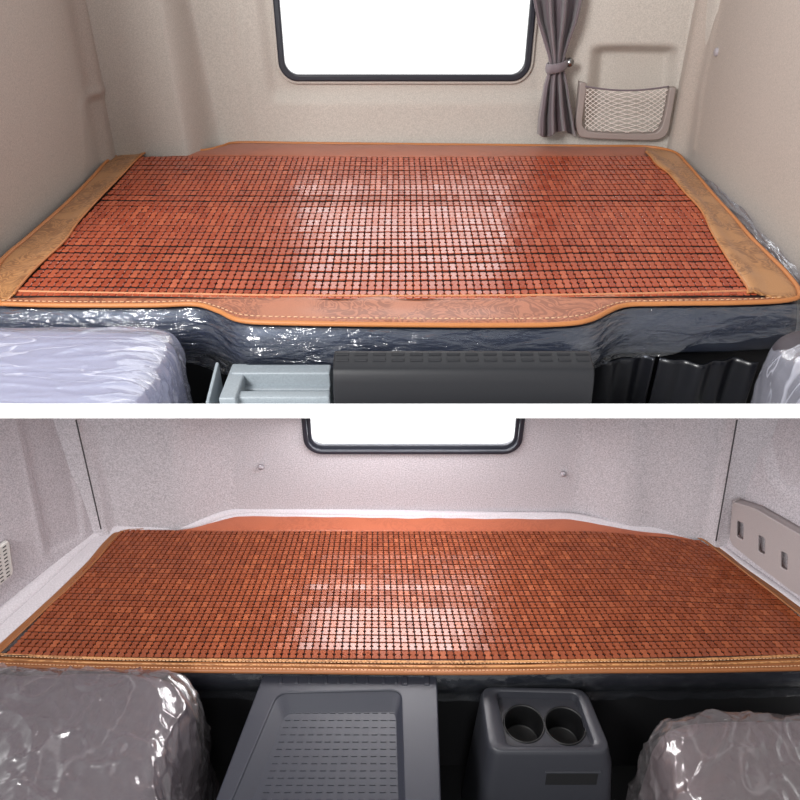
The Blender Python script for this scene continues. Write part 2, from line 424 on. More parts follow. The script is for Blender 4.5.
# window of the lower cab reaches up to the board
e = tag(bpy.data.objects.new('window_2', None), kind='structure'); COL.objects.link(e); e.location = (0, YB2, W2Z0)
TZ = TOP2(YB2) - .002
def ushape(gi, go, r):
    out = []
    x0, x1, z0 = W2X0, W2X1, W2Z0
    o = [(x0-go, TZ)] + [(x0-go+(r+go)-(r+go)*math.cos(a), z0-go+(r+go)-(r+go)*math.sin(a)) for a in [math.pi/2*k/10 for k in range(11)]] + \
        [(x1+go-(r+go)+(r+go)*math.sin(a), z0-go+(r+go)-(r+go)*math.cos(a)) for a in [math.pi/2*k/10 for k in range(11)]] + [(x1+go, TZ)]
    rr = max(.01, r-gi)
    i = [(x0+gi, TZ)] + [(x0+gi+rr-rr*math.cos(a), z0+gi+rr-rr*math.sin(a)) for a in [math.pi/2*k/10 for k in range(11)]] + \
        [(x1-gi-rr+rr*math.sin(a), z0+gi+rr-rr*math.cos(a)) for a in [math.pi/2*k/10 for k in range(11)]] + [(x1-gi, TZ)]
    return o + i[::-1]
link('window_gasket', plate([ushape(.005, .010, .05)], .034, lambda c: Vector((c.x, YB2+.004-c.z, c.y)), .004), M['rubber'], e, smooth=False)
link('window_frame', plate([ushape(.016, -.001, .05)], .016, lambda c: Vector((c.x, YB2+.010-c.z, c.y)), .003), M['greyplastic'], e, smooth=False)
MB().box((W2X0+.006, YB2+.008, W2Z0+.006), (W2X1-.006, YB2+.013, TZ)).build('window_pane', M['glass'], e, smooth=False)

# pale padded edge running round the lower bunk
pts = [(-40, 652), (0, 618), (50, 574), (85, 541), (104, 531), (135, 528), (190, 524.5), (236, 511.5), (300, 512), (400, 514.5), (500, 515.5), (570, 516), (622, 526), (665, 531), (700, 537), (716, 545), (745, 567), (800, 606), (850, 645)]
w = [.034, .032, .03, .02, .015, .012, .010] + [.009]*6 + [.010, .012, .016, .014, .013, .013]
L = smooth_line([PZ(x, y, Z2) for x, y in pts], 160); W = smooth_line([(q, 0, 0) for q in w], 160)
mb = MB(); mb.tube([p + Vector((0, 0, .004)) for p in L], [min(.034, max(.008, q.x)) for q in W], 12, flat=.7)
tag(mb.build('trim_4', M['pad']), kind='structure')
pO = [(-30, 640), (0, 612), (50, 570), (88, 539), (104, 529), (135, 526), (190, 522.5), (236, 509.5), (400, 512.5), (570, 514), (622, 524), (665, 529), (700, 535), (718, 543), (747, 565), (800, 603), (840, 634)]
pI = [(-20, 662), (4, 648), (52, 604), (100, 552), (120, 537), (145, 534), (190, 530), (236, 517), (400, 519), (570, 520), (622, 530), (665, 535), (697, 541), (708, 547), (742, 572), (796, 612), (836, 644)]
def pad_band():
    A = smooth_line([PZ(x, y, Z2) for x, y in pO], 200); 
    B = []; Q = [PZ(x, y, Z2) for x, y in pI]
    # match by arc fraction of the outer control points
    P_ = [PZ(x, y, Z2) for x, y in pO]; cum = [0]
    for a_, b_ in zip(P_[:-1], P_[1:]): cum.append(cum[-1]+(b_-a_).length)
    for k in range(200):
        s_ = cum[-1]*k/199; j = max(i for i in range(len(cum)-1) if cum[i] <= s_+1e-9); B.append(Q[j].lerp(Q[j+1], (s_-cum[j])/(cum[j+1]-cum[j])))
    return MB().grid(lambda u, v: (A[round(u*199)].lerp(B[round(u*199)], v*1.2-.1)) + Vector((0, 0, -.006 + .014*math.sin(math.pi*v)**.6)), 199, 8)
o = pad_band().build('trim_5', M['pad']); tag(o, kind='structure')
# floors
MB().box((-1.45, -.1, .27), (1.45, 2.0, .30)).build('floor', M['black'], smooth=False)['kind'] = 'structure'

# ------------------------------------------------------------------ mats
def undul(u, v, amp, seed):
    return amp*(noise.noise(Vector((u*5+seed, v*7, seed))) + .5*noise.noise(Vector((u*14, v*9+seed, seed+4))))
def tile_field(mapf, z, nc, nr, seed, th=.0045, amp=.003, rowtilt=.06, rowfill=.86, first=None):
    rnd = random.Random(seed)
    def W(u, v, h=0):
        px, py = mapf(u, v); p = PZ(px, py, z); p.z += undul(u, v, amp, seed) + h; return p
    ol = [(.14,.0),(.86,.0),(1,.08),(1,.33),(.74,.5),(1,.67),(1,.92),(.86,1),(.14,1),(0,.92),(0,.67),(.26,.5),(0,.33),(0,.08)]
    n = len(ol); V = []; Fc = []
    for j in range(nr):
        rt = rnd.gauss(0, rowtilt) if (j or first is None) else first
        for i in range(nc):
            c00, c10, c01, c11 = W(i/nc, j/nr), W((i+1)/nc, j/nr), W(i/nc, (j+1)/nr), W((i+1)/nc, (j+1)/nr)
            tl = rt + rnd.gauss(0, .02); tx = rnd.gauss(0, .02)
            dy = (c01-c00).length; dx = (c10-c00).length; b = len(V)
            for ring, (ins, h) in enumerate(((0, 0), (0, th*.6), (.09, th))):
                for a, c in ol:
                    a2 = .5 + (a-.5)*(.90 - ins*1.0); c2 = .5 + (c-.5)*(rowfill - ins*.6)
                    p = c00*(1-a2)*(1-c2) + c10*a2*(1-c2) + c01*(1-a2)*c2 + c11*a2*c2
                    V.append((p.x, p.y, p.z + h + .001 + (c2-.5)*dy*tl + (a2-.5)*dx*tx))
            for r_ in range(2):
                for k in range(n):
                    k2 = (k+1) % n; Fc.append((b+r_*n+k, b+r_*n+k2, b+(r_+1)*n+k2, b+(r_+1)*n+k))
            Fc.append(tuple(b+2*n+k for k in range(n)))
    me = bpy.data.meshes.new('tiles'); me.from_pydata(V, [], Fc); me.update()
    base = MB().grid(lambda u, v: W(u, v, -.0005), nc, nr)
    # cords between the rows
    cords = MB()
    for j in range(nr+1):
        cords.tube([W(k/60, j/nr, .0016) for k in range(61)], .0014, 5)
    return me, base, cords
def band(outer, inner, z, n=90, bulge=.004, seed=1, h=.0, hi=0):
    A = smooth_line([PZ(x, y, z) for x, y in outer], n); B = smooth_line([PZ(x, y, z) for x, y in inner], n)
    mb = MB()
    def fn(u, v):
        i = min(n-1, round(u*(n-1))); p = A[i].lerp(B[i], v)
        wob = .002*noise.noise(Vector((p.x*12, p.y*12, seed)))
        return (p.x, p.y, p.z + h + hi*sstep(.5, 1, v) + bulge*math.sin(math.pi*min(1, max(0, v)))**.5*1.0 + wob)
    mb.grid(fn, n-1, 8); return mb, A, B
def solid(o, t=.004):
    m = o.modifiers.new('solid', 'SOLIDIFY'); m.thickness = t; m.offset = -1; return o
def piping(pts, z, r, n=220, dz=.002): 
    L = smooth_line([PZ(x, y, z) for x, y in pts], n); mb = MB(); mb.tube([p + Vector((0, 0, dz)) for p in L], r, 8); return mb, L
def stitches(L, r=.0011, dz=.004, dash=.008, gap=.005):
    mb = MB(); acc = 0; cur = []
    tot = [0]
    for a, b in zip(L[:-1], L[1:]): tot.append(tot[-1]+(b-a).length)
    s = 0; j = 0
    def at(s):
        nonlocal j
        while j < len(tot)-2 and tot[j+1] < s: j += 1
        return L[j].lerp(L[j+1], (s-tot[j])/max(1e-9, tot[j+1]-tot[j])) + Vector((0, 0, dz))
    while s + dash < tot[-1]:
        mb.tube([at(s), at(s+dash*.5), at(s+dash)], r, 4); s += dash+gap
    return mb

# ---- upper mat
def map1(u, v):
    h0 = -125; w0, w1 = 1/(297.5-h0), 1/(157.5-h0)
    vv = v + .0035*math.sin(u*9+v*5) ; y = h0 + 1/(w0 + (w1-w0)*vv)
    yy = y + 2.2*math.sin(u*math.pi)*sstep(.35, 0, v) - 1.0*math.cos(u*7)*.5
    aL = -.915 + .002*math.sin(v*11); aR = .865 + .045*sstep(.0, .5, v)
    a = aL + (.905-aL)*u + (aR-.905)*u**7
    return 400 + a*(y-h0), yy
NC1, NR1 = 98, 22
mat1 = empty('bamboo_mat', (0, 2.0, Z1), 'red-brown bamboo tile sleeping mat with wide gold side bands on the upper bunk', 'sleeping mat', 'bamboo bunk mats')
tm, base, cords = tile_field(map1, Z1+.008, NC1, NR1, 3, th=.0026, amp=.0012, rowtilt=.035, rowfill=.80)
link('bamboo_tiles', tm, M['tile1'], mat1, smooth=False)
solid(base.build('backing', M['cord'], mat1), .003)
cords.build('cord', M['cord'], mat1)
frontO = [(0, 305), (60, 306.5), (150, 306.5), (195, 305.5), (218, 312), (243, 322), (300, 324.5), (400, 326), (500, 326.5), (560, 325.5), (590, 321), (622, 307), (660, 305), (740, 304), (790, 301)]
frontI = [(16, 297), (60, 298), (150, 299.5), (195, 300), (218, 300.5), (243, 301), (300, 301.5), (400, 302), (500, 301.5), (560, 301), (590, 300.5), (622, 300), (660, 299), (740, 297), (757, 296)]
fb, A, B = band(frontO, [(x, y-1.5) for x, y in frontI], Z1, 140, .004, 2, .002, .008)
o = solid(fb.build('front_band', M['copper'], mat1))
stitches(smooth_line([p.lerp(q, .82) for p, q in zip(A, B)], 200), dz=.008).build('stitching', M['stitch'], o)
stitches(smooth_line([p.lerp(q, .16) for p, q in zip(A, B)], 200), dz=.008).build('stitching', M['stitch'], o)
leftO = [(1, 304), (-6, 290), (1, 263), (30, 237), (65, 206), (90, 181), (110, 160), (128, 154), (146, 152.5)]
leftI = [(16, 300), (20, 294), (38, 273), (66, 246), (80, 226), (103, 200), (124, 178), (138, 163), (147, 156)]
lb, A, B = band(leftO, leftI, Z1, 90, .006, 3, .002, .012)
solid(lb.build('side_band', M['gold'], mat1, label='left side band in gold brocade'))
rightI = [(746, 299), (745, 292), (729, 268), (712, 240), (700, 215), (683, 196), (668, 178), (656, 169), (650, 161), (645, 156)]
rightO = [(792, 302), (799, 293), (784, 272), (752, 240), (735, 220), (716, 199), (700, 180), (687, 165), (674, 153), (646, 147.5)]
rb, A, B = band(rightO, rightI, Z1, 90, .006, 4, .002, .016)
solid(rb.build('side_band', M['gold'], mat1, label='right side band in gold brocade with wavy inner edge'))
backO = [(147, 152.5), (175, 152), (205, 151), (222, 147), (238, 143.5), (300, 144), (400, 145), (500, 146), (600, 147), (648, 147.5)]
backI = [(147, 157), (175, 157.5), (205, 157.5), (222, 157.5), (238, 157.8), (300, 158), (400, 158.5), (500, 158.2), (600, 157.8), (648, 158)]
bb, A, B = band(backO, backI, Z1, 90, .004, 5, .002)
solid(bb.build('back_band', M['copper2'], mat1))
loop = frontO + rightO[1:] + backO[::-1][1:] + leftO[::-1][1:]
pm, L1 = piping(loop, Z1, .0055, 500, .003)
pm.build('piping', M['piping'], mat1)
pm, _ = piping([(x, y-1.2) for x, y in frontI], Z1, .0030, 200, .0115); pm.build('piping', M['cordpale'], mat1, label='pale cord along the tiles')
pm, _ = piping(leftI, Z1, .003, 200, .0145); pm.build('piping', M['piping'], mat1)
pm, _ = piping(rightI, Z1, .003, 200, .0145); pm.build('piping', M['piping'], mat1)

# ---- upper mattress and its film
mo = [(-60, 305)] + frontO[1:-1] + [(800, 301)]
fr = smooth_line([PZ(x, y-1.5, Z1) for x, y in mo], 90)
fr = [p for p in fr if -1.0 < p.x < .965]
def wallx_l(Y): return line_at(pl0, pl1, Y) + .055
def wallx_r(Y): return line_at(pr0, pr1, Y) - .055
outline = fr + [Vector((wallx_r(1.5), 1.5, 0)), Vector((wallx_r(2.0), 2.0, 0)), Vector((wallx_r(2.4), 2.4, 0)), Vector((wallx_r(2.6), 2.6, 0)), Vector((wallx_r(2.6)-.05, 2.66, 0)), Vector((.80, YB-.17, 0)), Vector((-.60, YB-.09, 0)), Vector((-.72, YB-.15, 0)), Vector((-.88, 2.60, 0)), Vector((wallx_l(2.56), 2.56, 0)), Vector((wallx_l(2.0), 2.0, 0)), Vector((wallx_l(1.5), 1.5, 0)), Vector((-1.0, 1.40, 0))]
def prism(outl, prof):
    """prof: list of (inset towards centre, z)"""
    c = Vector((sum(p.x for p in outl)/len(outl), sum(p.y for p in outl)/len(outl), 0)); vs = []; n = len(outl)
    for ins, z in prof:
        for i, p in enumerate(outl):
            t = outl[(i+1) % n] - outl[i-1]; nn = Vector((-t.y, t.x, 0)).normalized()
            q = p + nn*ins; vs.append((q.x, q.y, z))
    fs = []
    for r in range(len(prof)-1):
        for k in range(n): k2 = (k+1) % n; fs.append((r*n+k, r*n+k2, (r+1)*n+k2, (r+1)*n+k))
    fs += [tuple(range(n-1, -1, -1)), tuple((len(prof)-1)*n+k for k in range(n))]
    return MB().add(vs, fs)
mtr1 = empty('mattress', (0, 2.0, Z1-.14), 'dark vinyl mattress wrapped in clear plastic under the gold-banded mat', 'mattress', 'bunk mattresses')
prism(outline, [(.02, Z1-.135), (0, Z1-.12), (-.012, Z1-.07), (0, Z1-.018), (.014, Z1-.009), (.03, Z1-.007)]).build('cushion', M['vinyl'], mtr1)
# film hanging over the front
frf = smooth_line([PZ(x, y+.5, Z1) for x, y in [(-60, 305)] + frontO[1:-1] + [(815, 300)]], 321)
def film_front(L, drop, amp, seed):
    n = len(L)-1
    def fn(u, v):
        i = round(u*n); p = L[i]; px = PIX(p)[0]
        d = drop(px)*v
        wv = noise.noise(Vector((p.x*9+v*1.2, v*1.5, seed)))*.7 + noise.noise(Vector((p.x*30+v*4, v*4, seed+2)))*.4 + .5*abs(noise.noise(Vector((p.x*16-v*3, v*6, seed+5))))
        out = amp*(.25+v)*wv + .012*math.sin(min(1, v*1.3)*math.pi)+.004 + .01*v
        z = p.z - d - .004 + .010*noise.noise(Vector((p.x*11, 3.3, seed)))*v
        return (p.x, p.y - max(.002, out) , z)
    return MB().grid(fn, n, 26)
def drop1(px):
    return .055 + .08*math.exp(-((px-205)/60)**2) + .06*math.exp(-((px-620)/90)**2) + .045*sstep(240, 300, px)*(1-sstep(520, 600, px)) + .01
film_front(frf, drop1, .014, 1.7).build('plastic_wrap', M['film1'], mtr1)
# film tucked up along the right wall
rt = smooth_line([PZ(x, y, Z1) for x, y in rightO[1:-1]], 100)
MB().grid(lambda u, v: rt[round(u*99)] + Vector((.008+.010*v + .005*noise.noise(Vector((u*20, v*4, 1))), .01*v, -.002 + .028*v*(1+.5*noise.noise(Vector((u*9, 0, 2))))*math.sin(math.pi*min(1, .15+u)))), 99, 8).build('plastic_wrap', M['film1'], mtr1)

# ---- upper bunk base: panels below the mattress, their near-black colour standing for shade
bb1 = empty('bunk_base', (0, 1.5, div_top(1.5)), 'bunk base panel coloured black for the shade under the upper mattress', 'bunk base')
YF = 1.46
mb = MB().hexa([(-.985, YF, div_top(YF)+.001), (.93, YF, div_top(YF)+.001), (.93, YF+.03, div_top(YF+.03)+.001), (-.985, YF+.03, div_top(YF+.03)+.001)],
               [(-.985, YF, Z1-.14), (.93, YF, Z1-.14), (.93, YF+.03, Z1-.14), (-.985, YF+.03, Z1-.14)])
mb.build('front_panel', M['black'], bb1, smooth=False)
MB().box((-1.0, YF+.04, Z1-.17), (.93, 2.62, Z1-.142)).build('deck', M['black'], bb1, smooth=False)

# hanging black covers at the right under the bunk
for k, (xa, xb, yb, y0, lab) in enumerate(((560, 655, 360, 1.40, 'glossy black drape hanging under the upper bunk, beside the ribbed black box'), (664, 760, 350, 1.385, 'glossy black drape hanging under the upper bunk near the right wall'))):
    a = PY(xa, yb, y0); b = PY(xb, yb, y0)
    def fn(u, v):
        x = a.x + (b.x-a.x)*u; f = .012*math.sin(u*9+k) + .006*math.sin(u*23+2*k); Y = y0 + f
        return (x, Y, (Z1-.142)*(1-v) + (div_top(Y)+.002)*v)
    o = MB().grid(fn, 60, 10).build('drape', M['blackgloss']); solid(o, .004); tag(o, lab, 'drape', 'black drapes under the upper bunk')

# ---- pale grey tray under the upper bunk
tr = empty('storage_tray', (-.3, 1.2, div_top(1.2)), 'pale grey plastic tray with stepped channels left of the black ribbed box', 'tray')
ZT = 1.765
def bx_px(mb, x0, x1, y_far, y_near, z, zb=None, zbf=None):
    """block whose top face spans the given view columns and rows at height z"""
    a = PZ(x0, y_near, z); b = PZ(x1, y_near, z); Yf = PZ(400, y_far, z).y; Yn = a.y
    bo = zb if zb is not None else None
    z0n = bo if bo is not None else div_top(Yn)+.001; z0f = bo if bo is not None else div_top(Yf)+.001
    return mb.hexa([(a.x, Yn, z0n), (b.x, Yn, z0n), (b.x, Yf, z0f), (a.x, Yf, z0f)], [(a.x, Yn, z), (b.x, Yn, z), (b.x, Yf, z), (a.x, Yf, z)])
bx_px(MB(), 231, 330, 364, 373, ZT).build('back_rail', M['paleplastic'], tr, bevel=.004)
bx_px(MB(), 236, 330, 376, 389, ZT-.03).build('channel', M['paleplastic'], tr, bevel=.003)
bx_px(MB(), 236, 330, 390, 397, ZT-.012).build('front_rail', M['paleplastic'], tr, bevel=.005)
bx_px(MB(), 218, 236, 363, 398, ZT-.004).build('end_block', M['paleplastic'], tr, bevel=.005)
mb = MB(); p0 = PZ(219, 362, ZT+.01); p1 = PZ(209, 402, ZT-.02)
mb.hexa([(p1.x-.007, p1.y, div_top(p1.y)+.001), (p1.x, p1.y, div_top(p1.y)+.001), (p0.x, p0.y, div_top(p0.y)+.001), (p0.x-.007, p0.y, div_top(p0.y)+.001)],
        [(p1.x-.007, p1.y, p1.z), (p1.x, p1.y, p1.z), (p0.x, p0.y, p0.z), (p0.x-.007, p0.y, p0.z)])
mb.build('side_flange', M['paleplastic'], tr, bevel=.002)
q = PZ(224, 370, ZT-.003); MB().lathe((q.x, q.y, q.z-.006), [(.004, 0), (.004, .008), (.002, .009)], n=12).build('bolt', M['black'], tr)

# ---- black ribbed box
bxo = empty('ribbed_box', (.08, 1.15, div_top(1.15)), 'black plastic box with notched top edge below the middle of the upper bunk', 'box')
def ribbed_box():
    x0 = PZ(332, 372, 1.81).x; x1 = PZ(598, 376, 1.81).x
    Yf = PZ(400, 351, 1.822).y; Yn = PZ(400, 373, 1.806).y
    prof = [(Yf+.02, 1.80), (Yf, 1.822), (Yf-.006, 1.824), (Yn+.022, 1.815), (Yn+.008, 1.81), (Yn+.001, 1.80), (Yn-.004, 1.785), (Yn-.012, div_top(Yn-.012)+.001), (Yf+.02, div_top(Yf+.02)+.001)]
    mb = MB(); n = len(prof)
    vs = [(x0, y, z) for y, z in prof] + [(x1, y, z) for y, z in prof]
    mb.add(vs, [(i, (i+1) % n, n+(i+1) % n, n+i) for i in range(n)] + [tuple(range(n)), tuple(range(2*n-1, n-1, -1))])
    o = mb.build('body', M['blackplastic'], bxo, bevel=.004)
    mb = MB(); N = 14
    for row, (t0, t1) in enumerate(((.12, .34), (.60, .86))):
        for k in range(N):
            xa = x0 + (x1-x0)*(k+.12)/N; xb = x0 + (x1-x0)*(k+.86)/N
            ya = Yf-.006 + (Yn+.022-(Yf-.006))*t0; yb = Yf-.006 + (Yn+.022-(Yf-.006))*t1
            za = 1.824 - .009*t0; zb = 1.824 - .009*t1
            mb.hexa([(xa, yb, zb-.003), (xb, yb, zb-.003), (xb, ya, za-.003), (xa, ya, za-.003)], [(xa+.001, yb+.0008, zb+.0022), (xb-.001, yb+.0008, zb+.0022), (xb-.001, ya-.0008, za+.0022), (xa+.001, ya-.0008, za+.0022)])
    mb.build('tread', M['blackplastic'], bxo, smooth=False, bevel=.0008)
ribbed_box()

# ---- cushions
def cushion(c, s, e=5.0, amp=0, seed=0, clamp=None, n=26, grow=0, freq=6, shear=(0, 0), tilt=0, st=None):
    """rounded block as one continuous skin: superellipsoid-like, sides flat, edges round"""
    me_v = []; idx = {}; fs = []
    cube = bmesh.new(); bmesh.ops.create_cube(cube, size=2); bmesh.ops.subdivide_edges(cube, edges=cube.edges, cuts=n, use_grid_fill=True)
    me = bpy.data.meshes.new('c')
    for v in cube.verts:
        p = v.co.copy(); m = (abs(p.x)**e + abs(p.y)**e + abs(p.z)**e)**(1/e); p /= m
        q = Vector((p.x*(s[0]/2+grow), p.y*(s[1]/2+grow), p.z*(s[2]/2+grow)))
        nrm = Vector((p.x**3, p.y**3, p.z**3)).normalized() if p.length else Vector()
        w = Vector(c) + q
        if amp:
            if st:
                ww = Vector((w.x*st[0] + w.y*st[1], w.y*st[2] + w.x*st[3], w.z*st[4]))
                rd = lambda f, o: max(0, 1 - 5*abs(noise.noise(ww*f + Vector((seed+o, o, 0)))))**1.5
                k = .9*noise.noise(ww*freq*.5 + Vector((seed, 0, 0))) + .6*rd(freq*.8, 1) + .5*rd(freq*1.9, 4) + .3*rd(freq*3.4, 7) + .12*noise.noise(ww*freq*7)
            else: k = noise.noise(w*freq + Vector((seed, 0, 0))) + .6*(.5-abs(noise.noise(w*freq*2.3 + Vector((0, seed, 0)))))*1.2 + .3*noise.noise(w*freq*6)
            w += nrm*amp*k
        w.x += shear[0]*q.y + shear[1]*q.z; w.z += tilt*q.y
        if clamp: w.z = max(w.z, clamp(w.y))
        v.co = w
    bmesh.ops.recalc_face_normals(cube, faces=cube.faces); cube.to_mesh(me); cube.free(); return me
s1 = empty('truck_seat', (-.7, 1.15, div_top(1.15)), 'pale seat back under hazy plastic below the left end of the upper bunk', 'seat', 'plastic-covered truck seats')
ck = lambda e: (lambda Y: div_top(Y) + e)
link('seat_back', cushion((-.705, 1.13, 1.672), (.50, .35, .315), 7, .004, 3, ck(.003), tilt=.03), M['seat1'], s1)
link('plastic_cover', cushion((-.705, 1.13, 1.672), (.50, .35, .315), 8, .006, 5, ck(.0015), n=90, grow=.007, freq=5, tilt=.03, st=(.5, .6, 2.2, -.3, 2)), M['film_seat1'], s1)
s2 = empty('truck_seat', (.95, 1.15, div_top(1.15)), 'plastic-covered seat sliver at the far right below the upper bunk', 'seat', 'plastic-covered truck seats')
link('seat_back', cushion((.93, 1.14, 1.68), (.36, .30, .34), 6, .004, 9, ck(.003)), M['seat2'], s2)
link('plastic_cover', cushion((.93, 1.14, 1.68), (.36, .30, .34), 5, .009, 12, ck(.0015), n=50, grow=.007), M['film_seat1'], s2)

# ---- curtain at the upper window
YC = YB - .075
cu = empty('curtain', PY(556, 134, YC), 'mauve-grey curtain gathered by a tieback beside the upper window', 'curtain')
def curtain():
    prof = [(-70, 505, 585), (-40, 520, 586), (0, 532, 583), (20, 536, 578), (40, 543, 570), (55, 548, 565), (62, 549.5, 563.5), (70, 549, 564), (85, 544, 567), (100, 541, 569), (118, 538, 572), (134, 537, 575)]
    ys = [p[0] for p in prof]
    def fn(u, v):
        y = -70 + 204*v
        xl = float(np.interp(y, ys, [p[1] for p in prof])); xr = float(np.interp(y, ys, [p[2] for p in prof]))
        pin = math.exp(-((y-64)/26)**2)
        ph = u*math.pi*6.5 + .8*math.sin(v*5) 
        amp = .034*(1-pin*.75)
        uu = u + .028*math.sin(ph*1.0+1.2)*(1-pin)
        Y = YC - amp*(math.sin(ph) + .35*math.sin(ph*2.3+1)) - .015*math.sin(math.pi*u)
        yy = y + (3*math.sin(u*7)*sstep(110, 134, y) + 4*u*sstep(100, 134, y)*0)
        return PY(xl + (xr-xl)*uu, yy, Y)
    return MB().grid(fn, 130, 110)
solid(curtain().build('curtain_panel', M['curtain'], cu), .002)
mb = MB(); ring = []
for k in range(28):
    a = 2*math.pi*k/28; p = PY(556.5 + 9.5*math.cos(a), 66 - 2.5*math.cos(a), YC); ring.append(Vector((p.x, p.y - .046*math.sin(a), p.z)))
vs = []; 
for k, p in enumerate(ring):
    for dz, dr in ((-.016, 0), (-.012, .004), (0, .006), (.012, .004), (.016, 0)):
        c0 = sum(ring, Vector())/28; d = (p-c0); d.z = 0; d.normalize(); vs.append(p + d*dr + Vector((0, 0, dz)))
mb.add(vs, [(k*5+j, ((k+1) % 28)*5+j, ((k+1) % 28)*5+j+1, k*5+j+1) for k in range(28) for j in range(4)])
solid(mb.build('tieback', M['curtain'], cu), .002)
q = PY(567.5, 61, YB-.05)
hb = empty('curtain_hook', q, 'small chrome knob hook on the wall holding the curtain tieback', 'hook')
MB().lathe((q.x, q.y, q.z), [(.006, .05), (.006, -.03), (.004, -.034)], 'y', 14).build('stem', M['steel'], hb)
MB().lathe((q.x, q.y-.034, q.z), [(.002, .012), (.012, .008), (.016, 0), (.0155, -.006), (.011, -.013), (.004, -.016)], 'y', 20).build('knob', M['steel'], hb)

# ---- net pocket on the upper back wall
YP = YB - .060
po = empty('net_pocket', PY(624, 138, YP), 'taupe wall pocket with stretched cord net right of the curtain', 'net pocket')
outer = [(579, 81), (576, 110), (574.5, 126), (577, 133), (584, 137), (620, 139), (650, 139.5), (661, 137), (667, 130), (671, 110), (675, 87)]
inner = [(668.5, 87), (665, 108), (661, 124), (657, 130), (650, 132.5), (620, 132.5), (592, 131), (585, 128.5), (581.5, 123), (583, 108), (586, 83)]
P2 = [PY(x, y, YP) for x, y in outer+inner]
def smooth2(l, n): return [(p.x, p.y) for p in smooth_line([(PY(x, y, YP).x, PY(x, y, YP).z, 0) for x, y in l], n)]
link('pocket_frame', plate([smooth2(outer, 60) + smooth2(inner, 60)], .035, lambda c: Vector((c.x, YP - c.z, c.y)), .005), M['taupe1'], po, smooth=False)
bk = smooth2([(579, 86), (576, 110), (575, 126), (584, 136), (620, 138), (650, 138.5), (661, 136), (671, 110), (674, 90)], 50)
net = MB()
def inpoly(x, y, P):
    c = False
    for i in range(len(P)):
        x1, y1 = P[i]; x2, y2 = P[i-1]
        if (y1 > y) != (y2 > y) and x < (x2-x1)*(y-y1)/(y2-y1)+x1: c = not c
    return c
toprow = lambda x: 86.5 + 4.0*math.sin(math.pi*(x-585)/84)
NP = [(585, 83)] + [(585+84*k/12, toprow(585+84*k/12)) for k in range(13)] + inner[1:-1]
for s in (1, -1):
    for k in range(-14, 30):
        pts = []
        for t in range(0, 81):
            x = 585 + 84*t/80; y = 88 + k*4.4 + s*(x-627)*.52 + s*4*math.sin((x-585)/84*math.pi*2)
            if inpoly(x, y, NP):
                pts.append(PY(x, y, YP-.012 - .018*math.sin(math.pi*(x-585)/84)))
            elif len(pts) > 1: net.tube(pts, .0015, 4); pts = []
            else: pts = []
        if len(pts) > 1: net.tube(pts, .0015, 4)
net.build('cord_net', M['net'], po)
MB().tube([PY(585+84*k/20, toprow(585+84*k/20), YP-.015-.015*math.sin(math.pi*k/20)) for k in range(21)], .0032, 8).build('top_cord', M['curtain'], po, label='grey elastic cord along the net top')

# ---- little screw caps
def cap(px, py, Y, lab, x=None, ax='y', r=.008, group=None):
    p = PY(px, py, Y) if x is None else None
    if x is not None: 
        d = ray(px, py); p = CAM + d*(x/d.x)
    s = -1 if ax == 'y' else (-1 if p.x > 0 else 1)
    o = MB().lathe((p.x, p.y, p.z), [(r*1.15, -.010*s*-1 if ax == 'y' else -.01*s), (r*1.1, .002*s), (r*.8, .005*s), (r*.3, .006*s)], ax, 18).build('screw_cap', M['screw'])
    return tag(o, lab, 'screw cap', group)
p = pr0
cap(716, 52, 0, 'small round grey screw cap high on the right wall of the upper cab', x=line_at(pr0, pr1, 2.55)-.004, ax='x', r=.012)
cap(261, 466, YB2-.002, 'round grey screw cap on the lower back wall left of the window', group='screw caps on the lower back wall')
cap(563, 473, YB2-.002, 'round grey screw cap on the lower back wall right of the window', group='screw caps on the lower back wall')

# ------------------------------------------------------------------ lower mat
def map2(u, v):
    h0 = 280; fr_ = 660.5 - 5*abs(2*u-1)**1.5; w0, w1 = 1/(fr_-h0), 1/((532 + 9*sstep(.80, 1, u) - 1.5*sstep(.2, 0, u)) -h0)
    y = h0 + 1/(w0 + (w1-w0)*v); aL = -1.052 - .062*v; aR = 1.182
    a = aL + (aR-aL)*u
    return 400 + a*(y-h0)*(1 - .03*sstep(.8, 1, v)*sstep(.85, 1, u)), y + .6*math.sin(u*12)*(1-v)
NC2, NR2 = 112, 23
mat2 = empty('bamboo_mat', (0, 1.5, Z2), 'shiny brown bamboo tile mat without side bands on the lower bunk', 'sleeping mat', 'bamboo bunk mats')
tm, base, cords = tile_field(map2, Z2+.008, NC2, NR2, 11, amp=.0010, rowtilt=.06, first=.22)
link('bamboo_tiles', tm, M['tile2'], mat2, smooth=False)
solid(base.build('backing', M['cord'], mat2), .003)
cords.build('cord', M['cord'], mat2)
f2O = [(-60, 663), (0, 666), (100, 669.5), (200, 671), (300, 672), (400, 673), (500, 673), (600, 671.5), (700, 671), (800, 669), (860, 667)]
f2I = [(-60, 652), (0, 656), (100, 660), (200, 661.5), (300, 662.5), (400, 663.5), (500, 663.5), (600, 662), (700, 661), (800, 657), (860, 654)]
fb, A, B = band(f2O, f2I, Z2, 160, .006, 8, .0)
o = solid(fb.build('front_band', M['piping2'], mat2))
for t in (.12, .45, .86):
    stitches(smooth_line([p.lerp(q, t) for p, q in zip(A, B)], 220), .0012, .008, .006, .004).build('stitching', M['stitch'], o)
pm, _ = piping(f2O, Z2, .0065, 260, .002); pm.build('piping', M['piping2'], mat2)
pm, _ = piping(f2I, Z2, .0035, 260, .008); pm.build('piping', M['gold'], mat2)
pm, _ = piping([(p.x, p.y) for p in [Vector(((a[0]+b[0])/2, (a[1]+b[1])/2)) for a, b in zip(f2O, f2I)]], Z2, .003, 260, .008); pm.build('piping', M['gold'], mat2)
